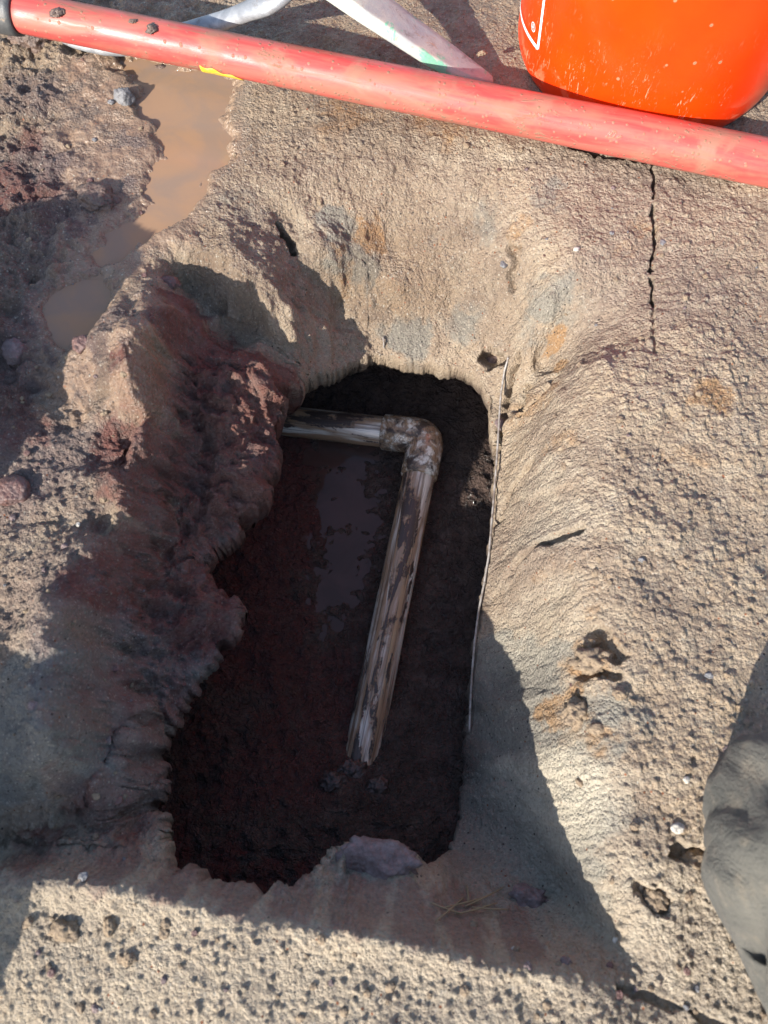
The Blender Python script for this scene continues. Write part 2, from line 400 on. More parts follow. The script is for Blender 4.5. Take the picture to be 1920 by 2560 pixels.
carve([(1085, 590), (1100, 610), (1110, 605), (1098, 625), (1102, 640)], .004, .012, -.08, 1)
carve([(1125, 1040), (1095, 1080), (1080, 1110)], .004, .02, -.14)
carve([(1135, 1195), (1165, 1182), (1225, 1190)], .0055, .013, -.07)
carve([(1290, 1370), (1310, 1400), (1325, 1420)], .010, .014, -.01)
carve([(1260, 1450), (1330, 1460)], .005, .010, -.01)
carve([(605, 490), (635, 525)], .006, .022, -.03)
carve([(1465, 1840), (1530, 1860)], .009, .012)
carve([(1390, 1925), (1430, 1960)], .009, .010)
carve([(1330, 2130), (1480, 2180), (1640, 2260)], .004, .006, 0, 1)
# puddles flatten the ground
Z = Z*(1-pudm)+pudm*(Zp+.005*np.clip(n_mid+n_rdg*.4, -1, .9)+p3*.35)
disp = disp*(1-pudm*.85)*(1-.45*marg)
# displace along the normal inside the pit, upwards elsewhere
Zs = Z
gyv, gxv = np.gradient(Zs, ys, xs)
nl = np.sqrt(gxv**2+gyv**2+1)
nxv, nyv, nzv = -gxv/nl, -gyv/nl, 1/nl
fade = 1-far
# the left, near and back walls are undercut: push the wall and the floor's margin outwards below the edge
def blur(A, k):
    for ax in (0, 1):
        for _ in range(2):
            B = np.concatenate([np.repeat(A.take([0], ax), k, ax), A, np.repeat(A.take([-1], ax), k, ax)], ax); cs = np.cumsum(B, ax)
            n_ = A.shape[ax]; A = (cs.take(range(2*k, 2*k+n_), ax)-cs.take(range(0, n_), ax))/(2*k)
    return A
esb = blur(esd.astype(np.float64), 12)
egy, egx = np.gradient(esb, ys, xs); el = np.sqrt(egx**2+egy**2)+.12
zed = bil(gz, X+wx, Y+wy)
und = np.clip(zed-Z, 0, .2)*hole*(1-sstep(.004, .06, esd))
rightside = np.clip(egx/el*-1, 0, 1)*(X > .02)
backside = np.clip(egy/el*-1, 0, 1)*(Y > .4)
und = und*(.8+.35*backside-.33*rightside*(1-.4*sstep(.3, .42, Y))-.12*rightside*sstep(.2, .1, Y))
und = und*(1+.15*n_big)
PX = X+nxv*disp*fade-egx/el*und; PY = Y+nyv*disp*fade-egy/el*und; PZ = Z+nzv*disp*fade+far*fbm(X, Y, 1.1, 3, 400)*.05*sstep(0.3, 2, np.abs(X)+np.abs(Y)-1)
me = bpy.data.meshes.new('ground')
N = nx*ny; co = np.stack([PX, PY, PZ], -1).reshape(-1).astype(np.float32)
idx = np.arange(N).reshape(ny, nx)
q = np.stack([idx[:-1, :-1], idx[:-1, 1:], idx[1:, 1:], idx[1:, :-1]], -1).reshape(-1).astype(np.int32)
nf = len(q)//4
me.vertices.add(N); me.vertices.foreach_set('co', co)
me.loops.add(nf*4); me.loops.foreach_set('vertex_index', q)
me.polygons.add(nf); me.polygons.foreach_set('loop_start', np.arange(0, nf*4, 4, dtype=np.int32))
me.polygons.foreach_set('use_smooth', np.ones(nf, bool)); me.update()
# ---- soil kinds (where each kind of soil lies)
grey = sp([(760, 560, 70, .9, -.07), (720, 500, 50, .7, -.05), (880, 720, 70, .8, -.13), (950, 560, 80, .4, -.07), (1000, 700, 60, .6, -.12), (1170, 680, 80, .6, -.06),
           (1180, 440, 60, .6, -.01), (1060, 470, 60, .5, -.03), (1240, 620, 60, .4, -.01), (520, 420, 70, .5), (560, 960, 60, .8, -.08), (420, 1000, 50, .7, -.05), (440, 1400, 80, .8, -.07),
           (1110, 1450, 110, 1, -.11), (1120, 1620, 150, 1, -.12), (1090, 1800, 170, 1, -.13), (1170, 1880, 110, .8, -.08), (1210, 1150, 60, .4, -.04),
           (60, 1620, 130, .8), (130, 1500, 110, .6), (250, 1450, 80, .4, -.02), (800, 1870, 110, .6, -.08), (1130, 1000, 70, .2, -.1)])
ochre = sp([(800, 520, 45, .8, -.06), (740, 590, 35, .6, -.08), (1220, 680, 26, .8, -.03), (1225, 740, 26, .8, -.04), (1530, 860, 60, .6), (1110, 540, 40, .5, -.05),
            (760, 250, 120, .5), (950, 280, 80, .6), (1290, 1600, 50, .5), (1250, 1510, 50, .7), (1290, 1410, 50, .6), (1390, 490, 40, .5), (1350, 540, 40, .4),
            (1140, 890, 60, .5, -.12), (1200, 980, 40, .4, -.06), (860, 650, 50, .4, -.11), (1310, 1280, 60, .4), (1210, 1240, 40, .4, -.04), (1480, 1000, 60, .4)])
pale = sp([(1240, 1710, 85, 1, -.01), (1255, 1800, 50, .8, -.01), (1150, 1350, 90, .3, -.08), (1220, 1130, 70, .4, -.04), (1180, 1040, 50, .3, -.07)])
pale = np.maximum(pale, .42*sstep(.02, -.06, Y))
purple = np.clip(sp([(120, 400, 220, 1), (300, 330, 140, .8), (380, 1450, 200, .9, -.08), (280, 1650, 150, .8, -.05), (150, 1000, 150, .5), (450, 600, 90, .3), (40, 200, 120, .8), (120, 700, 230, 1), (60, 980, 180, .8), (110, 1300, 160, .5), (80, 520, 150, .7), (200, 250, 140, .5), (400, 780, 80, .6, -.03),
          (1400, 300, 300, .25), (1400, 600, 200, .25), (1150, 1200, 120, .2, -.08), (150, 1500, 150, .5), (400, 1600, 100, .5, -.09)]), 0, 1)
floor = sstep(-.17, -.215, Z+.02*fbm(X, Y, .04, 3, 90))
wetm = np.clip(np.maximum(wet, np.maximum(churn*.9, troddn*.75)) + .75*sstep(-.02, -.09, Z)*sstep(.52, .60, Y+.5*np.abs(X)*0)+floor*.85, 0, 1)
wetm = np.clip(wetm+.6*sp([(600, 330, 150, 1), (800, 280, 200, 1), (500, 560, 120, 1), (850, 480, 200, .9, -.05), (450, 900, 200, .7, -.06), (350, 1100, 200, .6, -.04)]), 0, 1)
def attr(name, a, b, c, d, me=me):
    at = me.attributes.new(name, 'FLOAT_COLOR', 'POINT')
    at.data.foreach_set('color', np.stack([a, b, c, d], -1).reshape(-1).astype(np.float32))
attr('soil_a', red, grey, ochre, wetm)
film = np.maximum(np.maximum(np.maximum(pudm, .6*marg), mudz*sstep(-.25, .3, fbm(X, Y, .03, 4, 78)+.1)*.75), .55*sstep(-.1, .35, fbm(X, Y, .05, 4, 77)+.25*left)*left*sstep(-.40, -.33, X)*(1-pit))
attr('soil_b', pale, purple, floor, film)
ground = link(bpy.data.objects.new('ground', me)); ground['kind'] = 'structure'
# the muddy floor of the pit runs on below the undercut walls
i0, i1 = np.searchsorted(xs, (-.36, .20)); j0, j1 = np.searchsorted(ys, (-.12, .66))
wn_ = (slice(j0, j1), slice(i0, i1)); fx_, fy_ = X[wn_], Y[wn_]
p5 = blobs(fx_, fy_, .016, .6, 240, .15, .5, .8)
fz = bil(gf, fx_+wx[wn_], fy_+wy[wn_])+n_mid[wn_]*.006+n_rdg[wn_]*.0045+p2[wn_]*.3+p3[wn_]*.25+p5*.3+.004
ox, oy = fbm(fx_, fy_, .012, 3, 31)*.002, fbm(fx_, fy_, .012, 3, 32)*.002
fm = bpy.data.meshes.new('pit_floor'); h_, w_ = fx_.shape
fm.vertices.add(h_*w_); fm.vertices.foreach_set('co', np.stack([fx_+ox, fy_+oy, fz], -1).reshape(-1).astype(np.float32))
idx = np.arange(h_*w_).reshape(h_, w_); q = np.stack([idx[:-1, :-1], idx[:-1, 1:], idx[1:, 1:], idx[1:, :-1]], -1).reshape(-1).astype(np.int32); nf = len(q)//4
fm.loops.add(nf*4); fm.loops.foreach_set('vertex_index', q)
fm.polygons.add(nf); fm.polygons.foreach_set('loop_start', np.arange(0, nf*4, 4, dtype=np.int32)); fm.polygons.foreach_set('use_smooth', np.ones(nf, bool)); fm.update()
one = np.ones(fx_.shape, np.float32)
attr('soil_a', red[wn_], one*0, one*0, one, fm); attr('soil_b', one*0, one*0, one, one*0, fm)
pit_floor = link(bpy.data.objects.new('pit_floor', fm)); pit_floor['kind'] = 'structure'

def soil_material():
    b = NB('soil'); p = b.coord('Object')
    A = b.n('ShaderNodeAttribute', attribute_name='soil_a'); B = b.n('ShaderNodeAttribute', attribute_name='soil_b')
    sa = b.n('ShaderNodeSeparateColor'); b.l(A.outputs['Color'], sa.inputs[0]); sb = b.n('ShaderNodeSeparateColor'); b.l(B.outputs['Color'], sb.inputs[0])
    red, grey, ochre, wet = sa.outputs[0], sa.outputs[1], sa.outputs[2], A.outputs['Alpha']
    pale, purple, floor, pud = sb.outputs[0], sb.outputs[1], sb.outputs[2], B.outputs['Alpha']
    nb = b.noise(p, 9, 6, .6, .3); nm = b.noise(p, 45, 6, .65, .2); nf = b.noise(p, 260, 5, .7); ng = b.noise(p, 900, 2, .6)
    col = b.mix(b.rng(nb, .35, .65), (.40, .31, .22), (.29, .222, .165))
    col = b.mix(b.rng(nm, .42, .68, 0, .75), col, (.45, .37, .275))
    def edge(m, n, k=.55):   # break a soft mask up with noise
        return b.math('MULTIPLY', b.rng(b.math('ADD', m, b.math('MULTIPLY', b.math('SUBTRACT', n, .5), k*2)), .28, .72), b.math('MINIMUM', b.math('MULTIPLY', m, 1.6), 1.0))
    n2 = b.noise(p, 30, 6, .7, .6); n3 = b.noise(p, 24, 5, .7, .8)
    col = b.mix(b.math('MULTIPLY', purple, .85), col, (.165, .120, .122))
    col = b.mix(b.math('MULTIPLY', edge(grey, n2, .9), .65), col, (.215, .225, .205))
    col = b.mix(b.math('MULTIPLY', edge(ochre, n3, .9), .65), col, (.36, .19, .07))
    rc = b.mix(b.rng(nm, .4, .65), (.17, .055, .045), (.19, .10, .088)); rc = b.mix(b.rng(b.noise(p, 75, 5, .75, .6), .54, .62, 0, .6), rc, (.085, .075, .072)); rc = b.mix(b.rng(b.noise(p, 33, 5, .75, 1.1), .58, .66, 0, .55), rc, (.24, .17, .16))
    col = b.mix(b.math('MULTIPLY', edge(red, n3, .7), .85), col, rc)
    col = b.mix(b.math('MULTIPLY', pale, .8), col, (.60, .53, .41))
    # wet soil is darker
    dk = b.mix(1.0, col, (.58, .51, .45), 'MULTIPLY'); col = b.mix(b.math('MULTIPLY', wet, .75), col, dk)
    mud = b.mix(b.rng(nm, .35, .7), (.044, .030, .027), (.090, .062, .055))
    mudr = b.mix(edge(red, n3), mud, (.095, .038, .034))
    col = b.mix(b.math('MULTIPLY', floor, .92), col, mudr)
    silt = b.mix(b.rng(nm, .3, .7), (.235, .150, .095), (.27, .19, .13))
    col = b.mix(b.rng(pud, .15, .6, 0, .8), col, silt)
    # grit: dark specks and pale grains
    v = b.n('ShaderNodeTexVoronoi'); v.inputs['Scale'].default_value = 210; b.l(p, v.inputs['Vector'])
    sc = b.n('ShaderNodeSeparateColor'); b.l(v.outputs['Color'], sc.inputs[0])
    inn = b.rng(v.outputs['Distance'], .28, .16); near = b.math('MULTIPLY', inn, b.math('SUBTRACT', 1.0, b.math('MAXIMUM', b.math('MULTIPLY', floor, .9), b.math('MULTIPLY', red, .75))))
    col = b.mix(b.math('MULTIPLY', near, b.math('GREATER_THAN', sc.outputs[0], .90)), col, (.42, .38, .31))
    col = b.mix(b.math('MULTIPLY', near, b.math('GREATER_THAN', sc.outputs[1], .90)), col, (.06, .05, .045))
    col = b.mix(b.math('MULTIPLY', near, b.math('GREATER_THAN', sc.outputs[2], .965)), col, (.26, .10, .05))
    v2 = b.n('ShaderNodeTexVoronoi'); v2.inputs['Scale'].default_value = 420; b.l(p, v2.inputs['Vector'])
    s2 = b.n('ShaderNodeSeparateColor'); b.l(v2.outputs['Color'], s2.inputs[0])
    g2 = b.math('MULTIPLY', b.rng(v2.outputs['Distance'], .5, .3), b.math('SUBTRACT', 1.0, b.math('MAXIMUM', b.math('MAXIMUM', floor, pud), b.math('MULTIPLY', red, .85))))
    col = b.mix(b.math('MULTIPLY', g2, b.rng(s2.outputs[0], .6, 1.0, 0, .55)), col, (.52, .46, .38))
    col = b.mix(b.math('MULTIPLY', g2, b.rng(s2.outputs[1], .6, 1.0, 0, .45)), col, (.10, .08, .07))
    col = b.mix(b.rng(nf, .35, .75, 0, .35), col, (.06, .045, .04))
    b.l(col, b.b.inputs['Base Color'])
    ro = b.math('SUBTRACT', .95, b.math('MULTIPLY', wet, b.rng(nm, .3, .6, .38, .68)))
    ro = b.math('SUBTRACT', ro, b.math('MULTIPLY', b.math('MULTIPLY', pud, wet), .25), clamp=True)
    ro = b.math('SUBTRACT', ro, b.math('MULTIPLY', floor, .24), clamp=True)
    b.l(ro, b.b.inputs['Roughness'])
    b.set(b.b.inputs['Specular IOR Level'], b.math('ADD', .15, b.math('MULTIPLY', wet, .35)))
    vg = b.voro(p, 330); vh = b.voro(p, 140)
    h = b.math('ADD', b.math('MULTIPLY', nf, 1.9), b.math('MULTIPLY', vg, -.9))
    h = b.math('ADD', h, b.math('MULTIPLY', vh, -.25)); h = b.math('ADD', h, b.math('MULTIPLY', ng, .8))
    st = b.math('SUBTRACT', .95, b.math('MULTIPLY', pud, .75))
    h = b.math('ADD', h, b.math('MULTIPLY', floor, b.math('MULTIPLY', b.noise(p, 110, 3, .6, 1.5), 5.0)))
    b.l(b.bump(h, st, .0026), b.b.inputs['Normal'])
    return b.m
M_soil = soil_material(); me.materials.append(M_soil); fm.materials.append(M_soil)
C.view_layer.update()
def hit(px, py, off=0.0):
    d = ray(px, py).normalized()
    ok, loc, nor, _ = ground.ray_cast(Vector((0, 0, H)), d); ok2, loc2, _n, _i = pit_floor.ray_cast(Vector((0, 0, H)), d)
    if ok2 and (not ok or (loc2-Vector((0, 0, H))).length < (loc-Vector((0, 0, H))).length): ok, loc = ok2, loc2
    return (loc - d*off) if ok else Wp(px, py, 0)
def gz_at(x, y):
    ok, loc, nor, _ = ground.ray_cast(Vector((x, y, 1)), Vector((0, 0, -1)))
    return loc.z if ok else 0.0
# ------------------------------------------------------------------ standing water
def water_material(name, c1, c2, rough):
    b = NB(name); p = b.coord('Object')
    b.l(b.mix(b.rng(b.noise(p, 18, 5, .6, .5), .35, .65), c1, c2), b.b.inputs['Base Color'])
    b.b.inputs['Roughness'].default_value = rough; b.b.inputs['IOR'].default_value = 1.33
    b.l(b.bump(b.math('ADD', b.noise(p, 35, 3), b.math('MULTIPLY', b.rng(b.voro(p, 130), .0, .12), .25)), .12, .002), b.b.inputs['Normal'])
    return b.m
M_water = water_material('muddy_water', (.30, .185, .11), (.245, .17, .12), .12)
M_dwater = water_material('dark_water', (.055, .034, .028), (.075, .045, .038), .05)
def water_sheet(name, poly, z, mat, label=None):
    pl = P2(poly, z); xa = min(p[0] for p in pl)-.03; xb = max(p[0] for p in pl)+.03; ya = min(p[1] for p in pl)-.03; yb = max(p[1] for p in pl)+.03
    gxx = np.arange(xa, xb, .005); gyy = np.arange(ya, yb, .005); GX, GY = np.meshgrid(gxx, gyy)
    s = poly_sd(pl, GX, GY) > -.022
    V = []; Fc = []; mp = {}
    def vi(i, j):
        if (i, j) not in mp: mp[(i, j)] = len(V); V.append((gxx[i], gyy[j], z))
        return mp[(i, j)]
    for j in range(len(gyy)-1):
        for i in range(len(gxx)-1):
            if s[j, i] and s[j+1, i+1] and s[j, i+1] and s[j+1, i]: Fc.append((vi(i, j), vi(i+1, j), vi(i+1, j+1), vi(i, j+1)))
    o = mesh_obj(name, V, Fc, mat); o['kind'] = 'structure'; return o
for i, (zz, pl) in enumerate(PUD): water_sheet('puddle', pl, -.0075-.0004*i, M_water)
water_sheet('puddle', [(640, 960), (880, 960), (880, 1010), (850, 1080), (800, 1180), (790, 1290), (760, 1400), (700, 1500), (600, 1480), (540, 1400), (620, 1300), (680, 1200), (690, 1100), (660, 1020)], -.2725, M_dwater)

# ------------------------------------------------------------------ materials for things
def pvc_material(elbow=False):
    b = NB('muddy_elbow' if elbow else 'muddy_pvc'); p = b.coord('Object'); st = b.coord('Object', (1, 1, .07))
    n1 = b.noise(st, 75, 3, .55, .7); n2 = b.noise(b.coord('Object', (1, 1, .5)), 20, 4, .6, 1.8); n3 = b.noise(p, 300, 3, .6); n4 = b.noise(b.coord('Object', (1, 1, .10)), 62, 4, .6, 1.6)
    if elbow: n4 = b.noise(b.coord('Object', (.5, 1, 1)), 42, 6, .62, 1.0); n1 = b.noise(p, 60, 5, .6, 1)
    dirty = b.math('ADD', b.math('MULTIPLY', n4, .62), b.math('MULTIPLY', n2, .55))
    caked = b.rng(b.math('ADD', dirty, b.math('MULTIPLY', b.math('SUBTRACT', n3, .5), .14)), .60 if not elbow else .58, .65 if not elbow else .70)
    thin = b.rng(b.math('ADD', b.math('MULTIPLY', n1, .8), b.math('MULTIPLY', n2, .3)), .42, .60)
    col = b.mix(thin, (.68, .64, .56), (.30, .20, .125)); col = b.mix(caked, col, (.045, .03, .024))
    fs = b.noise(b.coord('Object', (1, 1, .03) if not elbow else (1, .3, 1)), 260 if not elbow else 120, 3, .6, .5 if not elbow else 2.5); col = b.mix(b.rng(fs, .52, .60, 0, .6), col, (.075, .05, .035))
    b.l(col, b.b.inputs['Base Color']); b.l(b.math('ADD', .16, b.math('MULTIPLY', caked, .35)), b.b.inputs['Roughness'])
    b.b.inputs['Specular IOR Level'].default_value = .65
    b.l(b.bump(b.math('ADD', b.math('MULTIPLY', caked, 1.0), b.math('ADD', b.math('MULTIPLY', thin, .15), b.math('MULTIPLY', n3, .12))), .6, .0016), b.b.inputs['Normal'])
    return b.m
M_pvc = pvc_material(); M_elbow = pvc_material(True)
def red_material():
    b = NB('red_fibreglass'); p = b.coord('Object'); gn2 = b.n('ShaderNodeNewGeometry'); st = b.coord('Object', (1, 1, .12))
    n1 = b.noise(st, 40, 5, .65, .8); n2 = b.noise(p, 14, 5, .6, 1); n3 = b.noise(p, 500, 3, .75); n4 = b.noise(st, 95, 5, .7, 1)
    col = b.mix(b.rng(n1, .42, .62), (.50, .045, .048), (.54, .11, .09))
    col = b.mix(b.rng(n2, .5, .66, 0, .8), col, (.58, .19, .15))
    film = b.rng(b.math('ADD', n4, b.math('MULTIPLY', b.math('SUBTRACT', n2, .5), .9)), .36, .70, .18, .80)
    nz = b.n('ShaderNodeSeparateXYZ'); b.l(gn2.outputs['Normal'], nz.inputs[0])
    top = b.math('MULTIPLY', b.rng(b.math('ADD', b.math('MULTIPLY', nz.outputs[1], .75), b.math('MULTIPLY', nz.outputs[2], .55)), .45, .95), b.rng(n4, .35, .6))
    film = b.math('MAXIMUM', film, b.math('MULTIPLY', top, .85))
    col = b.mix(film, col, (.22, .12, .075))
    v = b.n('ShaderNodeTexVoronoi'); v.inputs['Scale'].default_value = 190; b.l(p, v.inputs['Vector'])
    sc = b.n('ShaderNodeSeparateColor'); b.l(v.outputs['Color'], sc.inputs[0])
    gn = b.n('ShaderNodeNewGeometry'); gs = b.n('ShaderNodeSeparateXYZ'); b.l(gn.outputs['Position'], gs.inputs[0])
    pn = b.noise(p, 11, 4, .7)
    sp_ = b.math('MULTIPLY', b.rng(b.math('ADD', v.outputs['Distance'], b.math('MULTIPLY', n3, .3)), .52, .34), b.math('GREATER_THAN', b.math('ADD', sc.outputs[0], b.math('MULTIPLY', b.math('SUBTRACT', pn, .5), 2.6)), .72))
    clot = b.rng(b.math('ADD', b.noise(b.coord('Object', (1, 1, .35)), 55, 5, .75, .8), b.math('MULTIPLY', b.math('SUBTRACT', pn, .5), .5)), .62, .67)
    sp_ = b.math('MAXIMUM', sp_, clot)
    col = b.mix(b.math('MULTIPLY', sp_, .85), col, (.22, .135, .085))
    b.l(col, b.b.inputs['Base Color'])
    b.l(b.math('ADD', .30, b.math('ADD', b.math('MULTIPLY', film, .5), b.math('MULTIPLY', sp_, .4)), clamp=True), b.b.inputs['Roughness'])
    b.l(b.bump(b.math('ADD', b.math('MULTIPLY', n3, .25), sp_), .45, .0012), b.b.inputs['Normal'])
    return b.m
M_red = red_material()
def steel_material(name, c1, c2, green=0, metal=.0):
    b = NB(name); p = b.coord('Object')
    n1 = b.noise(p, 22, 6, .65, .8); n2 = b.noise(p, 60, 5, .7, .4); n3 = b.noise(p, 400, 3, .7)
    col = b.mix(b.rng(n1, .38, .62), c1, c2)
    col = b.mix(b.rng(n2, .55, .7, 0, .7), col, (.16, .14, .13))
    col = b.mix(b.rng(b.noise(p, 33, 5, .7, .3), .60, .66, 0, .7), col, (.36, .25, .16))
    if green:
        g = b.rng(b.noise(b.coord('Object', (1, 1, 1)), 17, 5, .7, 1.2), .54, .60)
        col = b.mix(b.math('MULTIPLY', g, .75), col, (.10, .42, .26))
    b.l(col, b.b.inputs['Base Color']); b.b.inputs['Metallic'].default_value = metal
    b.l(b.rng(n2, .3, .7, .35, .65), b.b.inputs['Roughness'])
    b.l(b.bump(b.math('ADD', n2, b.math('MULTIPLY', n3, .4)), .35, .002), b.b.inputs['Normal'])
    return b.m
M_steel = steel_material('worn_steel', (.42, .43, .38), (.30, .32, .32), 1, .15)
M_steel_d = steel_material('dark_steel', (.22, .23, .25), (.34, .35, .37), 0, .35)
def rock_material(name, c1, c2, rough=.8, spec=.3):
    b = NB(name); p = b.coord('Object'); n1 = b.noise(p, 60, 6, .65, .5); n2 = b.noise(p, 300, 4, .7)
    col = b.mix(b.rng(n1, .35, .65), c1, c2); col = b.mix(b.rng(n2, .35, .7, 0, .45), col, (.07, .05, .045))
    b.l(col, b.b.inputs['Base Color']); b.b.inputs['Roughness'].default_value = rough; b.b.inputs['Specular IOR Level'].default_value = spec
    b.l(b.bump(b.math('ADD', n2, b.math('MULTIPLY', b.voro(p, 260), -.8)), .8, .002), b.b.inputs['Normal']); return b.m
M_clod_tan = rock_material('tan_clod', (.30, .225, .15), (.20, .15, .10))
M_clod_wet = rock_material('wet_clod', (.16, .105, .08), (.10, .07, .06), .45, .5)
M_clod_purple = rock_material('purple_stone', (.17, .12, .115), (.24, .19, .185), .6)
M_clod_red = rock_material('red_stone', (.17, .085, .07), (.12, .075, .07), .45, .5)
M_peb_white = rock_material('white_pebble', (.55, .52, .46), (.42, .38, .33), .6)
M_peb_grey = rock_material('grey_pebble', (.16, .16, .17), (.22, .22, .22), .5, .5)

# ------------------------------------------------------------------ drain pipe in the pit
def straight(name, a, b_, r, mat, parent, n=40, wall=.0035, seg=24, irr=0.0):
    a, b_ = Vector(a), Vector(b_); L = (b_-a).length
    prof = [(0, r-wall), (0, r)]+[(L*i/seg, r) for i in range(1, seg)]+[(L, r), (L, r-wall), (L-.02, r-wall)]
    V = []; Fc = []
    for z, rr in prof:
        for k in range(n):
            an = 2*math.pi*k/n; V.append((rr*math.cos(an), rr*math.sin(an), z))
    for i in range(len(prof)-1):
        for k in range(n): Fc.append((i*n+k, i*n+(k+1) % n, (i+1)*n+(k+1) % n, (i+1)*n+k))
    Fc.append(tuple(range(n))[::-1])
    o = mesh_obj(name, V, Fc, mat, parent)
    o.location = a; o.rotation_mode = 'QUATERNION'; o.rotation_quaternion = (b_-a).to_track_quat('Z', 'Y')
    return o
ZP = -.245
corner = Wp(922, 944, ZP)
lowend = Wp(760, 1740, ZP-.012); leftend = Wp(480, 893, ZP-.03)
pipe = empty('water_pipe', (0, 0, 0), 'mud smeared cream plastic pipe with an elbow lying at the bottom of the pit', 'pipe')
d1 = (lowend-corner).normalized(); d2 = (leftend-corner).normalized()
straight('pipe_length', corner+d1*.03, lowend, .0210, M_pvc, pipe)
straight('pipe_length', corner+d2*.03, leftend, .0210, M_pvc, pipe)
el_pts = [corner+d2*.060, corner+d2*.058, corner+d2*.016]
for k in range(1, 8):
    t = k/8; el_pts.append((1-t)**2*(corner+d2*.016)+2*t*(1-t)*(corner)+t*t*(corner+d1*.016))
el_pts += [corner+d1*.016, corner+d1*.058, corner+d1*.060]
V, Fc = tube(el_pts, [.0213, .0240, .0244]+[.0240]*7+[.0244, .0240, .0213], 40)
mesh_obj('elbow', V, Fc, M_elbow, pipe)

# ------------------------------------------------------------------ thin grey wire down the right wall
def wire(name, pxs, r, mat, label, cat, off=.004, ends=0):
    P = [hit(a, b_, off) for a, b_ in pxs]
    # keep it taut: low-pass the depths
    for _ in range(2):
        P = [P[0]]+[(P[i-1]+P[i]*2+P[i+1])/4 for i in range(1, len(P)-1)]+[P[-1]]
    S = spline(P, 6); V, Fc = tube(S, r, 10)
    return tag(mesh_obj(name, V, Fc, mat), label, cat)
b = NB('wire_sheath'); pcc = b.coord('Object')
b.l(b.mix(b.rng(b.noise(pcc, 120, 4), .4, .65), (.30, .28, .26), (.16, .13, .11)), b.b.inputs['Base Color']); b.b.inputs['Roughness'].default_value = .5; M_wire = b.m
wz = [(1098, 772, -.135), (1090, 800, -.138), (1082, 850, -.15), (1078, 910, -.165), (1074, 980, -.175), (1068, 1060, -.18), (1062, 1130, -.185), (1056, 1200, -.19),
      (1046, 1260, -.195), (1034, 1320, -.2), (1026, 1380, -.205), (1020, 1450, -.21), (1016, 1520, -.22), (1014, 1580, -.235)]
def taut(path, off):
    """keep the run of the wire, smooth its distance so it spans hollows"""
    q = []
    for (a0, b0, z0), (a1, b1, z1) in zip(path[:-1], path[1:]):
        for k in range(4): t = k/4; q.append((a0+(a1-a0)*t, b0+(b1-b0)*t, z0+(z1-z0)*t))
    q.append(path[-1]); O = Vector((0, 0, H))
    ds = np.array([min((hit(a, b_, off)-O).length, (Wp(a, b_, z)-O).length) for a, b_, z in q])
    lo = np.array([ds[max(0, i-3):i+4].min() for i in range(len(ds))]); lo = np.convolve(np.pad(lo, 3, 'edge'), np.ones(7)/7, 'valid')
    return [O+ray(a, b_).normalized()*min(d, e) for (a, b_, z), d, e in zip(q, lo, ds)]
P = taut(wz, .003)
V, Fc = tube(spline(P, 3), .0013, 10)
tag(mesh_obj('wire', V, Fc, M_wire), 'thin pale grey wire hanging down the right side wall of the pit', 'wire')
P = [hit(828, 728, .003), hit(829, 745, .004), Wp(828, 770, -.17)]
V, Fc = tube(spline(P, 5), .0011, 8)
tag(mesh_obj('root', V, Fc, M_wire), 'short pale root poking out under the back lip of the pit', 'root')

# ------------------------------------------------------------------ red handle
ha = Wp(20, 22, .075); hb = Wp(1659, 352, .026); dh = (hb-ha).normalized(); hb2 = ha+dh*((hb-ha).length+.35)
handle = empty('tool_handle', ha, 'long red fibreglass tool handle lying across the mud in front of the orange bucket', 'tool handle')
Lh = (hb2-ha).length
n = 48; V = []; Fc = []; seg = 60
for i in range(seg+1):
    t = i/seg; r = .0205+.0040*min(1, t*1.35)+.00025*math.sin(t*23)
    for k in range(n):
        an = 2*math.pi*k/n; V.append((r*math.cos(an), r*math.sin(an), Lh*t))
for i in range(seg):
    for k in range(n): Fc.append((i*n+k, i*n+(k+1) % n, (i+1)*n+(k+1) % n, (i+1)*n+k))
Fc.append(tuple(range(n))[::-1]); Fc.append(tuple(seg*n+k for k in range(n)))
shaft = mesh_obj('shaft', V, Fc, M_red, handle)
quat = dh.to_track_quat('Z', 'Y')
shaft.rotation_mode = 'QUATERNION'; shaft.rotation_quaternion = quat
# steel collar at the left end
V = []; Fc = []
prof = [(.012, .0212), (.012, .0235), (.006, .0245), (-.01, .0250), (-.06, .0262), (-.12, .030), (-.2, .034), (-.2, .0)]
for z, r in prof:
    for k in range(n):
        an = 2*math.pi*k/n; V.append((r*math.cos(an), r*math.sin(an), z))
for i in range(len(prof)-1):
    for k in range(n): Fc.append((i*n+(k+1) % n, i*n+k, (i+1)*n+k, (i+1)*n+(k+1) % n))
col_ = mesh_obj('collar', V, Fc, steel_material('collar_steel', (.07, .075, .08), (.12, .12, .12), 0, .3), handle); col_.rotation_mode = 'QUATERNION'; col_.rotation_quaternion = quat
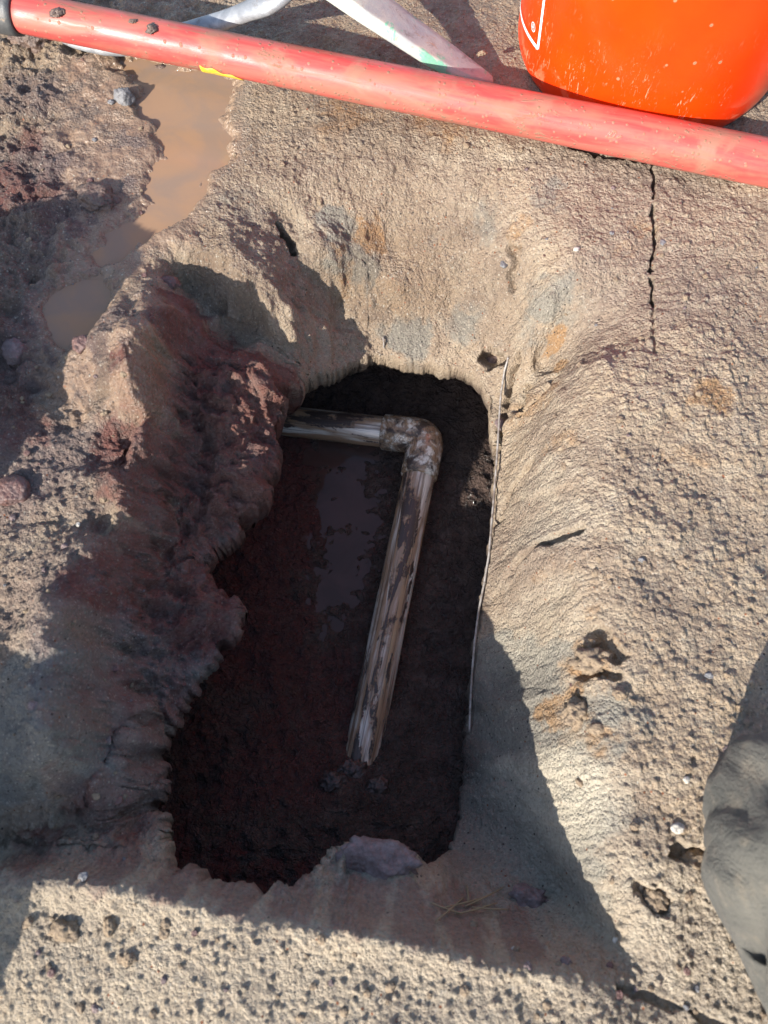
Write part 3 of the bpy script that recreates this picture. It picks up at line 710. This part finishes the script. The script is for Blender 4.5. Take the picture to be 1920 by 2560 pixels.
# torn yellow tape on the underside towards the camera
b = NB('yellow_tape'); b.l(b.mix(b.rng(b.noise(b.coord('Object'), 120, 4), .45, .65), (.75, .50, .03), (.5, .35, .1)), b.b.inputs['Base Color']); b.b.inputs['Roughness'].default_value = .5; M_tape = b.m
def tape_strip():
    # local frame of shaft; find the side that faces the camera and down
    inv = quat.inverted(); cdir = inv @ (Vector((0, 0, H))-(ha+dh*.25)).normalized(); base = math.atan2(cdir.y, cdir.x)
    dn = inv @ Vector((0, 0, -1)); dna = math.atan2(dn.y, dn.x)
    sgn = 1 if ((dna-base+math.pi) % (2*math.pi)-math.pi) > 0 else -1
    z0 = (Wp(437, 125, .06)-ha).dot(dh); z1 = (Wp(520, 150, .06)-ha).dot(dh)
    V = []; Fc = []; m = 16
    for i in range(m+1):
        t = i/m; r = .0205+.0040*min(1, ((z0+(z1-z0)*t)/Lh)*1.35)+.0007
        a0 = base+sgn*(R(46)+R(5)*math.sin(i*.9)+R(26)*t); a1 = base+sgn*(R(92)+R(3)*math.sin(i*1.3))
        for k in range(5):
            a = a0+(a1-a0)*k/4; V.append((r*math.cos(a), r*math.sin(a), z0+(z1-z0)*t))
    for i in range(m):
        for k in range(4): Fc.append((i*5+k, i*5+k+1, (i+1)*5+k+1, (i+1)*5+k))
    o = mesh_obj('tape', V, Fc, M_tape, handle); o.rotation_mode = 'QUATERNION'; o.rotation_quaternion = quat
    s = o.modifiers.new('thick', 'SOLIDIFY'); s.thickness = .0005
    o['label'] = 'torn yellow tape on the red shaft'
tape_strip()

# ------------------------------------------------------------------ pick head behind the handle
pick = empty('pickaxe', Wp(670, -70, .1), 'worn grey pick head with flaking green paint behind the red handle', 'pickaxe')
def blade(name, rows, mat):
    """rows: (centre, half width, thickness, tilt) -> bevelled bar with a ridge"""
    V = []; Fc = []; m = 10
    for c, s, hw, th in rows:
        s = s.normalized(); upv = Vector((0, 0, 1)); upv = (upv - s*upv.dot(s)).normalized()
        pr = [(-1, -.55), (-.97, .1), (-.86, .62), (-.3, .88), (.35, 1.0), (.66, .8), (1.0, .05), (1, -.6), (.6, -.95), (-.6, -.95)]
        for u, v in pr: V.append(c+s*(u*hw)+upv*(v*th))
    for i in range(len(rows)-1):
        for k in range(m): Fc.append((i*m+k, i*m+(k+1) % m, (i+1)*m+(k+1) % m, (i+1)*m+k))
    Fc.append(tuple(range(m))[::-1]); Fc.append(tuple((len(rows)-1)*m+k for k in range(m)))
    V = [v-pick.location for v in V]
    o = mesh_obj(name, V, Fc, mat, pick)
    bv = o.modifiers.new('b', 'BEVEL'); bv.width = .0016; bv.segments = 2; bv.limit_method = 'ANGLE'; bv.angle_limit = R(25)
    sub = o.modifiers.new('s', 'SUBSURF'); sub.levels = 1; sub.render_levels = 2; sub.subdivision_type = 'SIMPLE'
    return o
# broad arm: centre line, side direction, half width, half thickness
lineB = [(670, -70, .10, .026, .016), (730, -40, .092, .027, .014), (800, 10, .080, .027, .0125), (870, 60, .062, .0265, .011), (935, 105, .046, .0255, .010), (985, 137, .034, .022, .0095),
         (1022, 158, .026, .0165, .0085), (1048, 170, .020, .0105, .0075), (1064, 177, .016, .005, .005)]
pts = [Wp(a, b_, z) for a, b_, z, _, _ in lineB]; rows = []
for i, p in enumerate(pts):
    t = (pts[min(i+1, len(pts)-1)]-pts[max(i-1, 0)]).normalized()
    s = t.cross(Vector((0, 0, 1))).normalized(); s = (s*math.cos(R(12))+Vector((0, 0, -1))*math.sin(R(-12))).normalized()
    rows.append((p, -s, lineB[i][3]*1.12, lineB[i][4]))
blade('broad_arm', rows, M_steel)
lineA = [(670, -70, .10, .016), (625, -30, .09, .0155), (585, 4, .078, .014), (545, 20, .066, .0125), (500, 38, .05, .0115), (450, 56, .037, .0125), (380, 78, .026, .014), (300, 92, .017, .015), (230, 95, .012, .014), (160, 84, .008, .011), (110, 68, .004, .005)]
S = spline([Wp(a, b_, z) for a, b_, z, _ in lineA], 5); rad = np.interp(np.linspace(0, len(lineA)-1, len(S)), range(len(lineA)), [r for *_, r in lineA])
V, Fc = tube(S, list(rad), 14, ell=(1.0, .62)); V = [v-pick.location for v in V]
mesh_obj('narrow_arm', V, Fc, M_steel_d, pick)
# eye block, above the top edge of the photo
V, Fc = tube([Wp(640, -70, .06)-pick.location, Wp(640, -70, .07)-pick.location, Wp(690, -85, .14)-pick.location, Wp(690, -85, .15)-pick.location], [.022, .032, .032, .024], 20)
mesh_obj('eye', V, Fc, M_steel_d, pick)

# ------------------------------------------------------------------ orange bucket
BR, BT, BH = .155, .166, .37
bc = Vector((.316, .872, 0)); bc.z = .004
bucket = empty('bucket', bc, 'bright orange plastic bucket with white printed lines standing behind the red handle', 'bucket')
def bucket_material():
    b = NB('orange_plastic'); p = b.coord('Object')
    n = b.noise(p, 22, 4, .6); s1 = b.noise(b.coord('Object', (1, 1, .25)), 260, 5, .75, 1.5)
    xyz = b.n('ShaderNodeSeparateXYZ'); b.l(p, xyz.inputs[0])
    low = b.rng(xyz.outputs[2], .15, .0)
    scr = b.math('MULTIPLY', b.rng(s1, .585, .63), b.math('MULTIPLY', b.rng(b.noise(p, 30, 3), .45, .62), low))
    v = b.n('ShaderNodeTexVoronoi'); v.inputs['Scale'].default_value = 75; b.l(p, v.inputs['Vector'])
    sc = b.n('ShaderNodeSeparateColor'); b.l(v.outputs['Color'], sc.inputs[0])
    specks = b.math('MULTIPLY', b.rng(v.outputs['Distance'], .17, .12), b.math('GREATER_THAN', sc.outputs[0], .86))
    col = b.mix(b.rng(n, .3, .7), (.78, .038, .001), (.82, .046, .001))
    smear = b.math('MULTIPLY', b.rng(b.noise(p, 15, 4, .5, 2.5), .58, .63), b.rng(xyz.outputs[2], .05, .015))
    col = b.mix(b.math('MULTIPLY', smear, .35), col, (.85, .33, .18))
    col = b.mix(b.math('MULTIPLY', scr, .7), col, (.9, .50, .32)); col = b.mix(specks, col, (.28, .16, .09))
    b.l(col, b.b.inputs['Base Color']); b.b.inputs['Roughness'].default_value = .33
    b.l(b.math('ADD', .3, b.math('MULTIPLY', scr, .3)), b.b.inputs['Roughness'])
    b.l(b.bump(b.math('ADD', n, b.math('MULTIPLY', scr, .2)), .08, .004), b.b.inputs['Normal']); return b.m
M_bucket = bucket_material()
def br(z): return BR+(BT-BR)*z/BH
n = 96; V = []; Fc = []
prof = [(0, .004), (BR-.012, .004), (BR-.010, 0), (BR-.007, 0), (BR-.0045, .004), (BR-.0025, .008), (BR-.0008, .013), (br(.02), .02)]
prof += [(br(z), z) for z in np.linspace(.04, BH-.08, 10)]
for zc in (BH-.07, BH-.045, BH-.004): prof += [(br(zc), zc-.003), (br(zc)+.005, zc-.002), (br(zc)+.005, zc+.002), (br(zc), zc+.003)]
prof += [(BT-.003, BH+.001), (BT-.004, BH-.02), (BR-.003, .02), (BR-.01, .008), (0, .008)]
for r, z in prof:
    for k in range(n):
        an = 2*math.pi*k/n; V.append((r*math.cos(an), r*math.sin(an), z))
for i in range(len(prof)-1):
    for k in range(n): Fc.append((i*n+k, i*n+(k+1) % n, (i+1)*n+(k+1) % n, (i+1)*n+k))
mesh_obj('wall', V, Fc, M_bucket, bucket)
# bail handle folded to the back
S = [Vector((br(.31)*1.03*math.cos(a), .004+br(.31)*1.05*math.sin(a), .31-.10*math.sin(a))) for a in np.linspace(0, math.pi, 32)]
b = NB('zinc_wire'); b.b.inputs['Base Color'].default_value = (.5, .5, .5, 1); b.b.inputs['Metallic'].default_value = .9; b.b.inputs['Roughness'].default_value = .35
b.l(b.bump(b.noise(b.coord('Object'), 300, 3), .2, .001), b.b.inputs['Normal']); M_zinc = b.m
V, Fc = tube(S, .0022, 10); mesh_obj('bail', V, Fc, M_zinc, bucket)
# white print wrapped on the wall: photo position -> angle / height on the bucket
def on_bucket(px, py):
    o = Vector((0, 0, H))-bc; d = ray(px, py); t0 = .3
    best = None
    for k in range(4000):
        t = .3+k*.0003; q = o+d*t
        if q.z > BH: continue
        if math.hypot(q.x, q.y) <= br(max(q.z, 0)): best = q; break
    if best is None: return None
    return math.atan2(best.y, best.x) % (2*math.pi), best.z
b = NB('white_print'); b.l(b.mix(b.rng(b.noise(b.coord('Object'), 200, 4), .62, .75), (.82, .80, .80), (.8, .3, .15)), b.b.inputs['Base Color']); b.b.inputs['Roughness'].default_value = .4; M_print = b.m
def print_line(path, wdt, V, Fc, off=.0006):
    """path in (angle, z); flat strip of width wdt (m) wrapped on the wall"""
    pts = [Vector((a*br(z), z)) for a, z in path]
    base = len(V); m = len(pts)
    for i in range(m):
        t = (pts[min(i+1, m-1)]-pts[max(i-1, 0)]).normalized(); nn = Vector((-t.y, t.x))
        for sg in (-1, 1):
            q = pts[i]+nn*(sg*wdt/2); r = br(q.y)+off; an = q.x/br(pts[i].y)
            V.append((r*math.cos(an), r*math.sin(an), q.y))
    for i in range(m-1): Fc.append((base+i*2, base+i*2+1, base+i*2+3, base+i*2+2))
V = []; Fc = []
e1 = on_bucket(1163, 104); e2 = on_bucket(1176, 2); e3 = on_bucket(1126, 22)
def ext(a, b_, k): return (a[0]+(b_[0]-a[0])*k, a[1]+(b_[1]-a[1])*k)
def seg_(a, b_, n=24): return [(a[0]+(b_[0]-a[0])*i/n, a[1]+(b_[1]-a[1])*i/n) for i in range(n+1)]
if e1 and e2 and e3:
    d12 = (e2[0]-e1[0], e2[1]-e1[1])
    k12 = (BH-.12-e1[1])/max(d12[1], 1e-3); k13 = (BH-.14-e1[1])/max(e3[1]-e1[1], 1e-3)
    print_line(seg_(e1, ext(e1, e2, min(k12, 3))), .0042, V, Fc)
    print_line(seg_(e1, ext(e1, e3, min(k13, 3))), .0042, V, Fc, .0009)
    mesh_obj('print', V, Fc, M_print, bucket, smooth=False)['label'] = 'white printed corner lines'
    # the small registered mark
    V = []; Fc = []; cR = on_bucket(1153, 58)
    if cR:
        rr = .0046; A0, Z0 = cR
        def loc(u, v): return (A0+u/br(Z0), Z0+v)
        print_line([loc(rr*math.cos(a), rr*math.sin(a)) for a in np.linspace(0, 2*math.pi, 33)], .0009, V, Fc)
        print_line([loc(-.0016, -.0026), loc(-.0016, .0026)], .0009, V, Fc)
        print_line([loc(-.0016, .0024), loc(.0004, .0024), loc(.0014, .0018), loc(.0016, .0010), loc(.0012, .0003), loc(.0003, -.0001), loc(-.0016, -.0001)], .0008, V, Fc, .0008)
        print_line([loc(.0002, -.0001), loc(.0018, -.0026)], .0009, V, Fc, .0007)
        mesh_obj('registered_mark', V, Fc, M_print, bucket, smooth=False)

# ------------------------------------------------------------------ kneeling person at the lower right
def cloth_material():
    b = NB('dusty_cloth'); p = b.coord('Object')
    n1 = b.noise(p, 9, 5, .6, .6); n2 = b.noise(p, 500, 3, .7); n3 = b.noise(p, 45, 5, .7)
    st = b.coord('Object', (1, .45, .3)); n4 = b.noise(st, 22, 4, .6, 1.6)
    col = b.mix(b.rng(n1, .35, .65), (.050, .050, .045), (.10, .096, .083)); col = b.mix(b.rng(n3, .48, .72, 0, .75), col, (.17, .145, .11))
    col = b.mix(b.rng(n4, .55, .75, 0, .5), col, (.07, .065, .06)); col = b.mix(b.rng(n2, .3, .8, 0, .2), col, (.13, .125, .11))
    b.l(col, b.b.inputs['Base Color']); b.b.inputs['Roughness'].default_value = .92; b.b.inputs['Sheen Weight'].default_value = .05
    h = b.math('ADD', b.math('ADD', b.math('MULTIPLY', n2, .5), b.math('MULTIPLY', n3, .8)), b.math('MULTIPLY', n4, 3.0))
    b.l(b.bump(h, .8, .004), b.b.inputs['Normal']); return b.m
M_cloth = cloth_material()
person = empty('person', (.33, -.05, 0), 'kneeling person in dusty dark grey trousers, knee on the ground at the lower right', 'person')
def leg_mesh():
    knee = Vector((.325, -.045, .075))
    path = [(.56, -.62, .13), (.52, -.50, .09), (.45, -.36, .085), (.385, -.2, .085), (.335, -.085, .085), (.305, -.03, .095), (.312, -.045, .14), (.335, -.085, .20), (.37, -.16, .28), (.41, -.25, .38), (.44, -.36, .50), (.45, -.46, .60)]
    rad = [.055, .062, .072, .078, .082, .086, .090, .092, .096, .100, .104, .10]
    S = spline([Vector(p) for p in path], 10); rr = np.interp(np.linspace(0, len(path)-1, len(S)), range(len(path)), rad)
    V, Fc = tube(S, list(rr), 64)
    # folds
    out = []; cnt = len(S)
    for i, p in enumerate(S):
        s = i/(cnt-1)
        for k in range(64):
            v = V[i*64+k]; a = 2*math.pi*k/64; d = (v-p).normalized()
            f = .0095*math.sin(5*a+5*s*6+2*math.sin(4*s*6))*(.3+.7*math.sin(2*a+s*9)**2)+.0035*math.sin(34*s+2.6*math.sin(a*2+1))+.0022*math.sin(13*a-21*s+3*math.sin(3*a))
            out.append(v+d*f)
    out += V[cnt*64:]
    return [v-Vector((.33, -.05, 0)) for v in out], Fc
V, Fc = leg_mesh(); mesh_obj('trousers', V, Fc, M_cloth, person)
M_seam = M_cloth
def seam():
    path = [(.325, -.07, .14), (.33, -.085, .20), (.365, -.16, .28), (.405, -.25, .38), (.435, -.36, .50)]
    S = spline([Vector(p) for p in path], 8); rr = np.interp(np.linspace(0, 4, len(S)), range(5), [.088, .094, .098, .102, .105])
    side = Vector((-.75, .35, .35)).normalized(); P_ = []
    for i, c_ in enumerate(S):
        t = (S[min(i+1, len(S)-1)]-S[max(i-1, 0)]).normalized(); d = (side-t*side.dot(t)).normalized(); P_.append(c_+d*(rr[i]+.001)-Vector((.33, -.05, 0)))
    V, Fc = tube(P_, .0032, 8); return mesh_obj('seam', V, Fc, M_seam, person)
seam()
b = NB('boot_leather'); b.b.inputs['Base Color'].default_value = (.05, .035, .025, 1); b.b.inputs['Roughness'].default_value = .7
b.l(b.bump(b.noise(b.coord('Object'), 90, 4), .4, .002), b.b.inputs['Normal']); M_boot = b.m
S = spline([Vector(p)-Vector((.33, -.05, 0)) for p in [(.50, -.46, .09), (.55, -.60, .12), (.58, -.67, .10), (.575, -.70, .05), (.56, -.70, .02)]], 6)
V, Fc = tube(S, list(np.interp(np.linspace(0, 4, len(S)), range(5), [.045, .052, .055, .045, .03])), 24); mesh_obj('boot', V, Fc, M_boot, person)

# ------------------------------------------------------------------ loose stones and clods
def rock(name, px, py, wpx, hpx, mat, label, cat, group=None, sink=.3, seed=0, rough=.18, flat=.7, at=None, parent=None):
    p = at if at is not None else hit(px, py)
    dep = -(p-Vector((0, 0, H))).dot(Vector((0, -math.sin(TH), math.cos(TH))))
    rx = wpx/2*dep/F; ry = hpx/2*dep/F; rz = min(rx, ry)*flat
    import bmesh
    bm = bmesh.new(); bmesh.ops.create_icosphere(bm, subdivisions=4, radius=1)
    rnd = random.Random(seed*31+int(px)); dirs = [Vector((rnd.gauss(0, 1), rnd.gauss(0, 1), rnd.gauss(0, 1))).normalized() for _ in range(16)]; offs = [rnd.uniform(.72, 1.0) for _ in dirs]
    from mathutils import noise as mn
    for v in bm.verts:
        d = v.co.normalized(); r = 1.0
        for dd, of in zip(dirs, offs):
            c = d.dot(dd)
            if c > .2: r = min(r, of/c)
        r *= 1+rough*mn.noise(d*2.2+Vector((seed, 0, 0)))+rough*.6*mn.noise(d*6+Vector((0, seed, 0)))+rough*.35*mn.noise(d*15)
        v.co = Vector((d.x*rx*r, d.y*ry*r, d.z*rz*r))
    me = bpy.data.meshes.new(name); bm.to_mesh(me); bm.free(); me.materials.append(mat)
    me.polygons.foreach_set('use_smooth', [True]*len(me.polygons))
    o = link(bpy.data.objects.new(name, me)); o.location = p+Vector((0, 0, rz*(1-2*sink)*.5)); o.rotation_euler = (0, 0, rnd.uniform(-.3, .3))
    return tag(o, label, cat, group)
rock('clod', 78, 85, 110, 90, M_clod_wet, 'big wet brown clod pressed against the left end of the red handle', 'clod', seed=1, rough=.3)
rock('stone', 28, 1062, 78, 74, M_clod_red, 'smooth rounded reddish stone at the left edge beside the pit', 'stone', seed=2, rough=.06, flat=.6)
rock('stone', 36, 760, 62, 66, M_clod_purple, 'angular purple grey stone in the shaded mud on the left', 'stone', seed=3)
rock('clod', 212, 432, 100, 66, M_clod_wet, 'flat muddy clod sitting in the brown wet patch upper left', 'clod', seed=4, rough=.25)
rock('pebble', 270, 212, 50, 44, M_peb_grey, 'dark wet pebble in a hollow left of the brown puddle', 'pebble', seed=5, rough=.1, flat=.8)
rock('pebble', 178, 745, 52, 44, M_clod_red, 'wet reddish pebble right of the purple grey stone', 'pebble', seed=6, rough=.12)
rock('clod', 365, 612, 56, 34, M_clod_red, 'small wet red clod at the head of the gully', 'clod', seed=7)
rock('clod', 1248, 1545, 72, 62, M_clod_tan, 'crumbly ochre clod on the sunny right bank, lower of two', 'clod', seed=8, rough=.4)
rock('clod', 1280, 1430, 100, 56, M_clod_tan, 'broad crumbly ochre clod on the sunny right bank above another clod', 'clod', seed=9, rough=.45)
rock('clod', 1290, 1576, 44, 30, M_clod_tan, 'small dark sided clod just right of the lower ochre clod', 'clod', seed=10)
rock('clod', 1340, 1500, 34, 30, M_clod_tan, 'small sandy clod by itself right of the ochre clods', 'clod', seed=11, rough=.3)
rock('clod', 1500, 1868, 80, 56, M_clod_tan, 'large dusty clod close to the grey trouser knee', 'clod', seed=12, rough=.35)
rock('clod', 1412, 1945, 60, 52, M_clod_tan, 'dusty clod left of and below the one by the knee', 'clod', seed=13, rough=.35)
rock('pebble', 1465, 1790, 34, 26, M_peb_white, 'pale pebble casting a dark shadow above the clods by the knee', 'pebble', seed=14, rough=.1)
rock('pebble', 1110, 2050, 13, 11, M_peb_white, 'tiny white pebble on the near rim of the pit', 'pebble', seed=15, rough=.05, sink=.1)
rock('clod', 1145, 1945, 90, 60, M_clod_purple, 'grey brown clod on the shaded slope at the lower right corner of the pit', 'clod', seed=16, rough=.3)
rock('clod', 820, 1860, 180, 90, M_clod_purple, 'large pale grey lump of earth jutting from the near wall into the pit', 'clod', seed=17, rough=.25, sink=.45)
rock('clod', 140, 2010, 74, 46, M_clod_tan, 'blurred dark lump on the near lit ground at the lower left', 'clod', seed=18, rough=.3)
rock('clod', 238, 2000, 30, 48, M_clod_tan, 'narrow upright crumb of earth right of the blurred lower left lump', 'clod', seed=19, rough=.3, flat=1)
rock('clod', 278, 2072, 36, 26, M_clod_tan, 'small crumb of earth below the narrow one at the lower left', 'clod', seed=20, rough=.3)
rock('pebble', 1062, 778, 24, 32, M_clod_purple, 'small stone lodged in the cavity beside the top of the wire', 'pebble', seed=21, rough=.1)
rock('pebble', 1080, 918, 22, 34, M_clod_purple, 'small stone wedged in the crack just right of the wire', 'pebble', seed=22, rough=.15)
rock('pebble', 692, 435, 15, 22, M_clod_tan, 'small ochre pebble high on the back wall', 'pebble', seed=23, rough=.1)
rock('pebble', 1088, 572, 18, 22, M_peb_grey, 'small grey pebble in the back wall above the wire', 'pebble', seed=24, rough=.1)
rock('pebble', 348, 150, 26, 20, M_clod_wet, 'small wet pebble standing in the puddle near the red handle', 'pebble', seed=25, rough=.1, sink=0)
M_mud_dark = rock_material('dark_mud', (.040, .026, .022), (.075, .05, .042), .4, .6)
rock('clod', 722, 1690, 60, 46, M_mud_dark, 'dark wet mud clod at the left of the buried lower end of the pipe', 'clod', seed=51, rough=.4, sink=.4)
rock('clod', 815, 1700, 50, 46, M_mud_dark, 'dark wet mud clod at the right of the buried lower end of the pipe', 'clod', seed=52, rough=.4, sink=.4)
rock('clod', 762, 1668, 66, 60, M_mud_dark, 'dark mud caked over the lower end of the pipe where it sinks into the soil', 'clod', seed=53, rough=.45, sink=.4, flat=.5)
rock('clod', 800, 1570, 58, 44, M_mud_dark, 'dark mud stuck across the pipe above its buried end', 'clod', seed=54, rough=.45, sink=.45, flat=.35)
# loose pebbles
rnd = random.Random(11); prot = []
for k, (m_, nm_) in enumerate([(M_clod_tan, 0), (M_peb_grey, 0), (M_clod_purple, 0), (M_clod_tan, 0), (M_clod_red, 0), (M_peb_white, 0)]):
    prot.append(rock('pebble', (1480, 1385, 140, 1570, 60, 1330)[k], (905, 1210, 1180, 1460, 980, 2030)[k], 16, 14, m_, 'tiny loose pebble scattered on the ground around the pit', 'pebble', 'tiny pebbles scattered round the pit', seed=70+k, rough=.2, sink=.15))
cnt = 0
while cnt < 250:
    px, py = rnd.uniform(10, 1650), rnd.uniform(150, 2200)
    q = hit(px, py)
    if q.z < -.05 or (py < 420 and px > 500 and py < 60+(px-100)*.25): continue
    if px < 1150 and 430 < py < 1950 and px > 330: continue
    k = cnt % 6 if rnd.random() < .5 else 3
    if k == 5 and rnd.random() < .9: k = 0
    o = prot[k] if cnt < 6 and False else prot[k].copy()
    C.scene.collection.objects.link(o)
    sc_ = rnd.uniform(.35, 1.0)**1.4*1.35; o.scale = (sc_*rnd.uniform(.7, 1.1), sc_, sc_*rnd.uniform(.6, 1)); o.rotation_euler = (0, 0, rnd.uniform(0, 6.28)); o.location = q+Vector((0, 0, .0008)); cnt += 1
# mud stuck on the handle
def on_handle(px, py):
    d = ray(px, py).normalized(); o = Vector((0, 0, H)); C.view_layer.update()
    mi = shaft.matrix_world.inverted(); ok, loc, nor, _ = shaft.ray_cast(mi@o, (mi.to_3x3()@d).normalized())
    return shaft.matrix_world@loc if ok else None
for i, (a, b_, w_, h_, lb) in enumerate([(125, 28, 34, 24, 'grey mud lump stuck on the red handle near its collar'), (328, 62, 24, 30, 'speck of mud stuck on the red handle, second from the collar'),
                                   (288, 46, 20, 12, 'tiny mud lump stuck high on the red handle left of the yellow tape'), (1040, 116, 22, 14, 'crumb of mud on the pick tip')]):
    q = on_handle(a, b_) if i < 3 else Wp(a, b_, .034)
    if q is not None: rock('mud_lump', a, b_, w_, h_, M_clod_wet if i < 3 else M_clod_tan, lb, 'mud', seed=40+i, rough=.4, at=q, sink=.4, flat=.6)
# dry grass stalks at the near right corner of the pit
b = NB('dry_grass'); b.l(b.mix(b.noise(b.coord('Object'), 60), (.34, .27, .15), (.2, .15, .09)), b.b.inputs['Base Color']); b.b.inputs['Roughness'].default_value = .8; M_grass = b.m
g0 = hit(1020, 1945)
grass = empty('dry_grass', g0, 'few dry grass stalks lying on the shaded earth at the near right of the pit', 'dry grass')
rnd = random.Random(3)
for a1, b1, a2, b2 in [(1005, 1958, 1090, 1915), (1008, 1912, 1012, 1950), (960, 1960, 1040, 1940), (985, 1975, 1075, 1950), (1000, 1940, 940, 1990), (1020, 1960, 1100, 1965), (930, 1950, 1000, 1975)]:
    s_, e_ = hit(a1, b1, .004), hit(a2, b2, .008); mid = (s_+e_)/2+Vector((0, 0, .004))
    V, Fc = tube(spline([s_-g0, mid-g0, e_-g0], 5), [.0007]*10+[.0003], 6); mesh_obj('stalk', V, Fc, M_grass, grass)
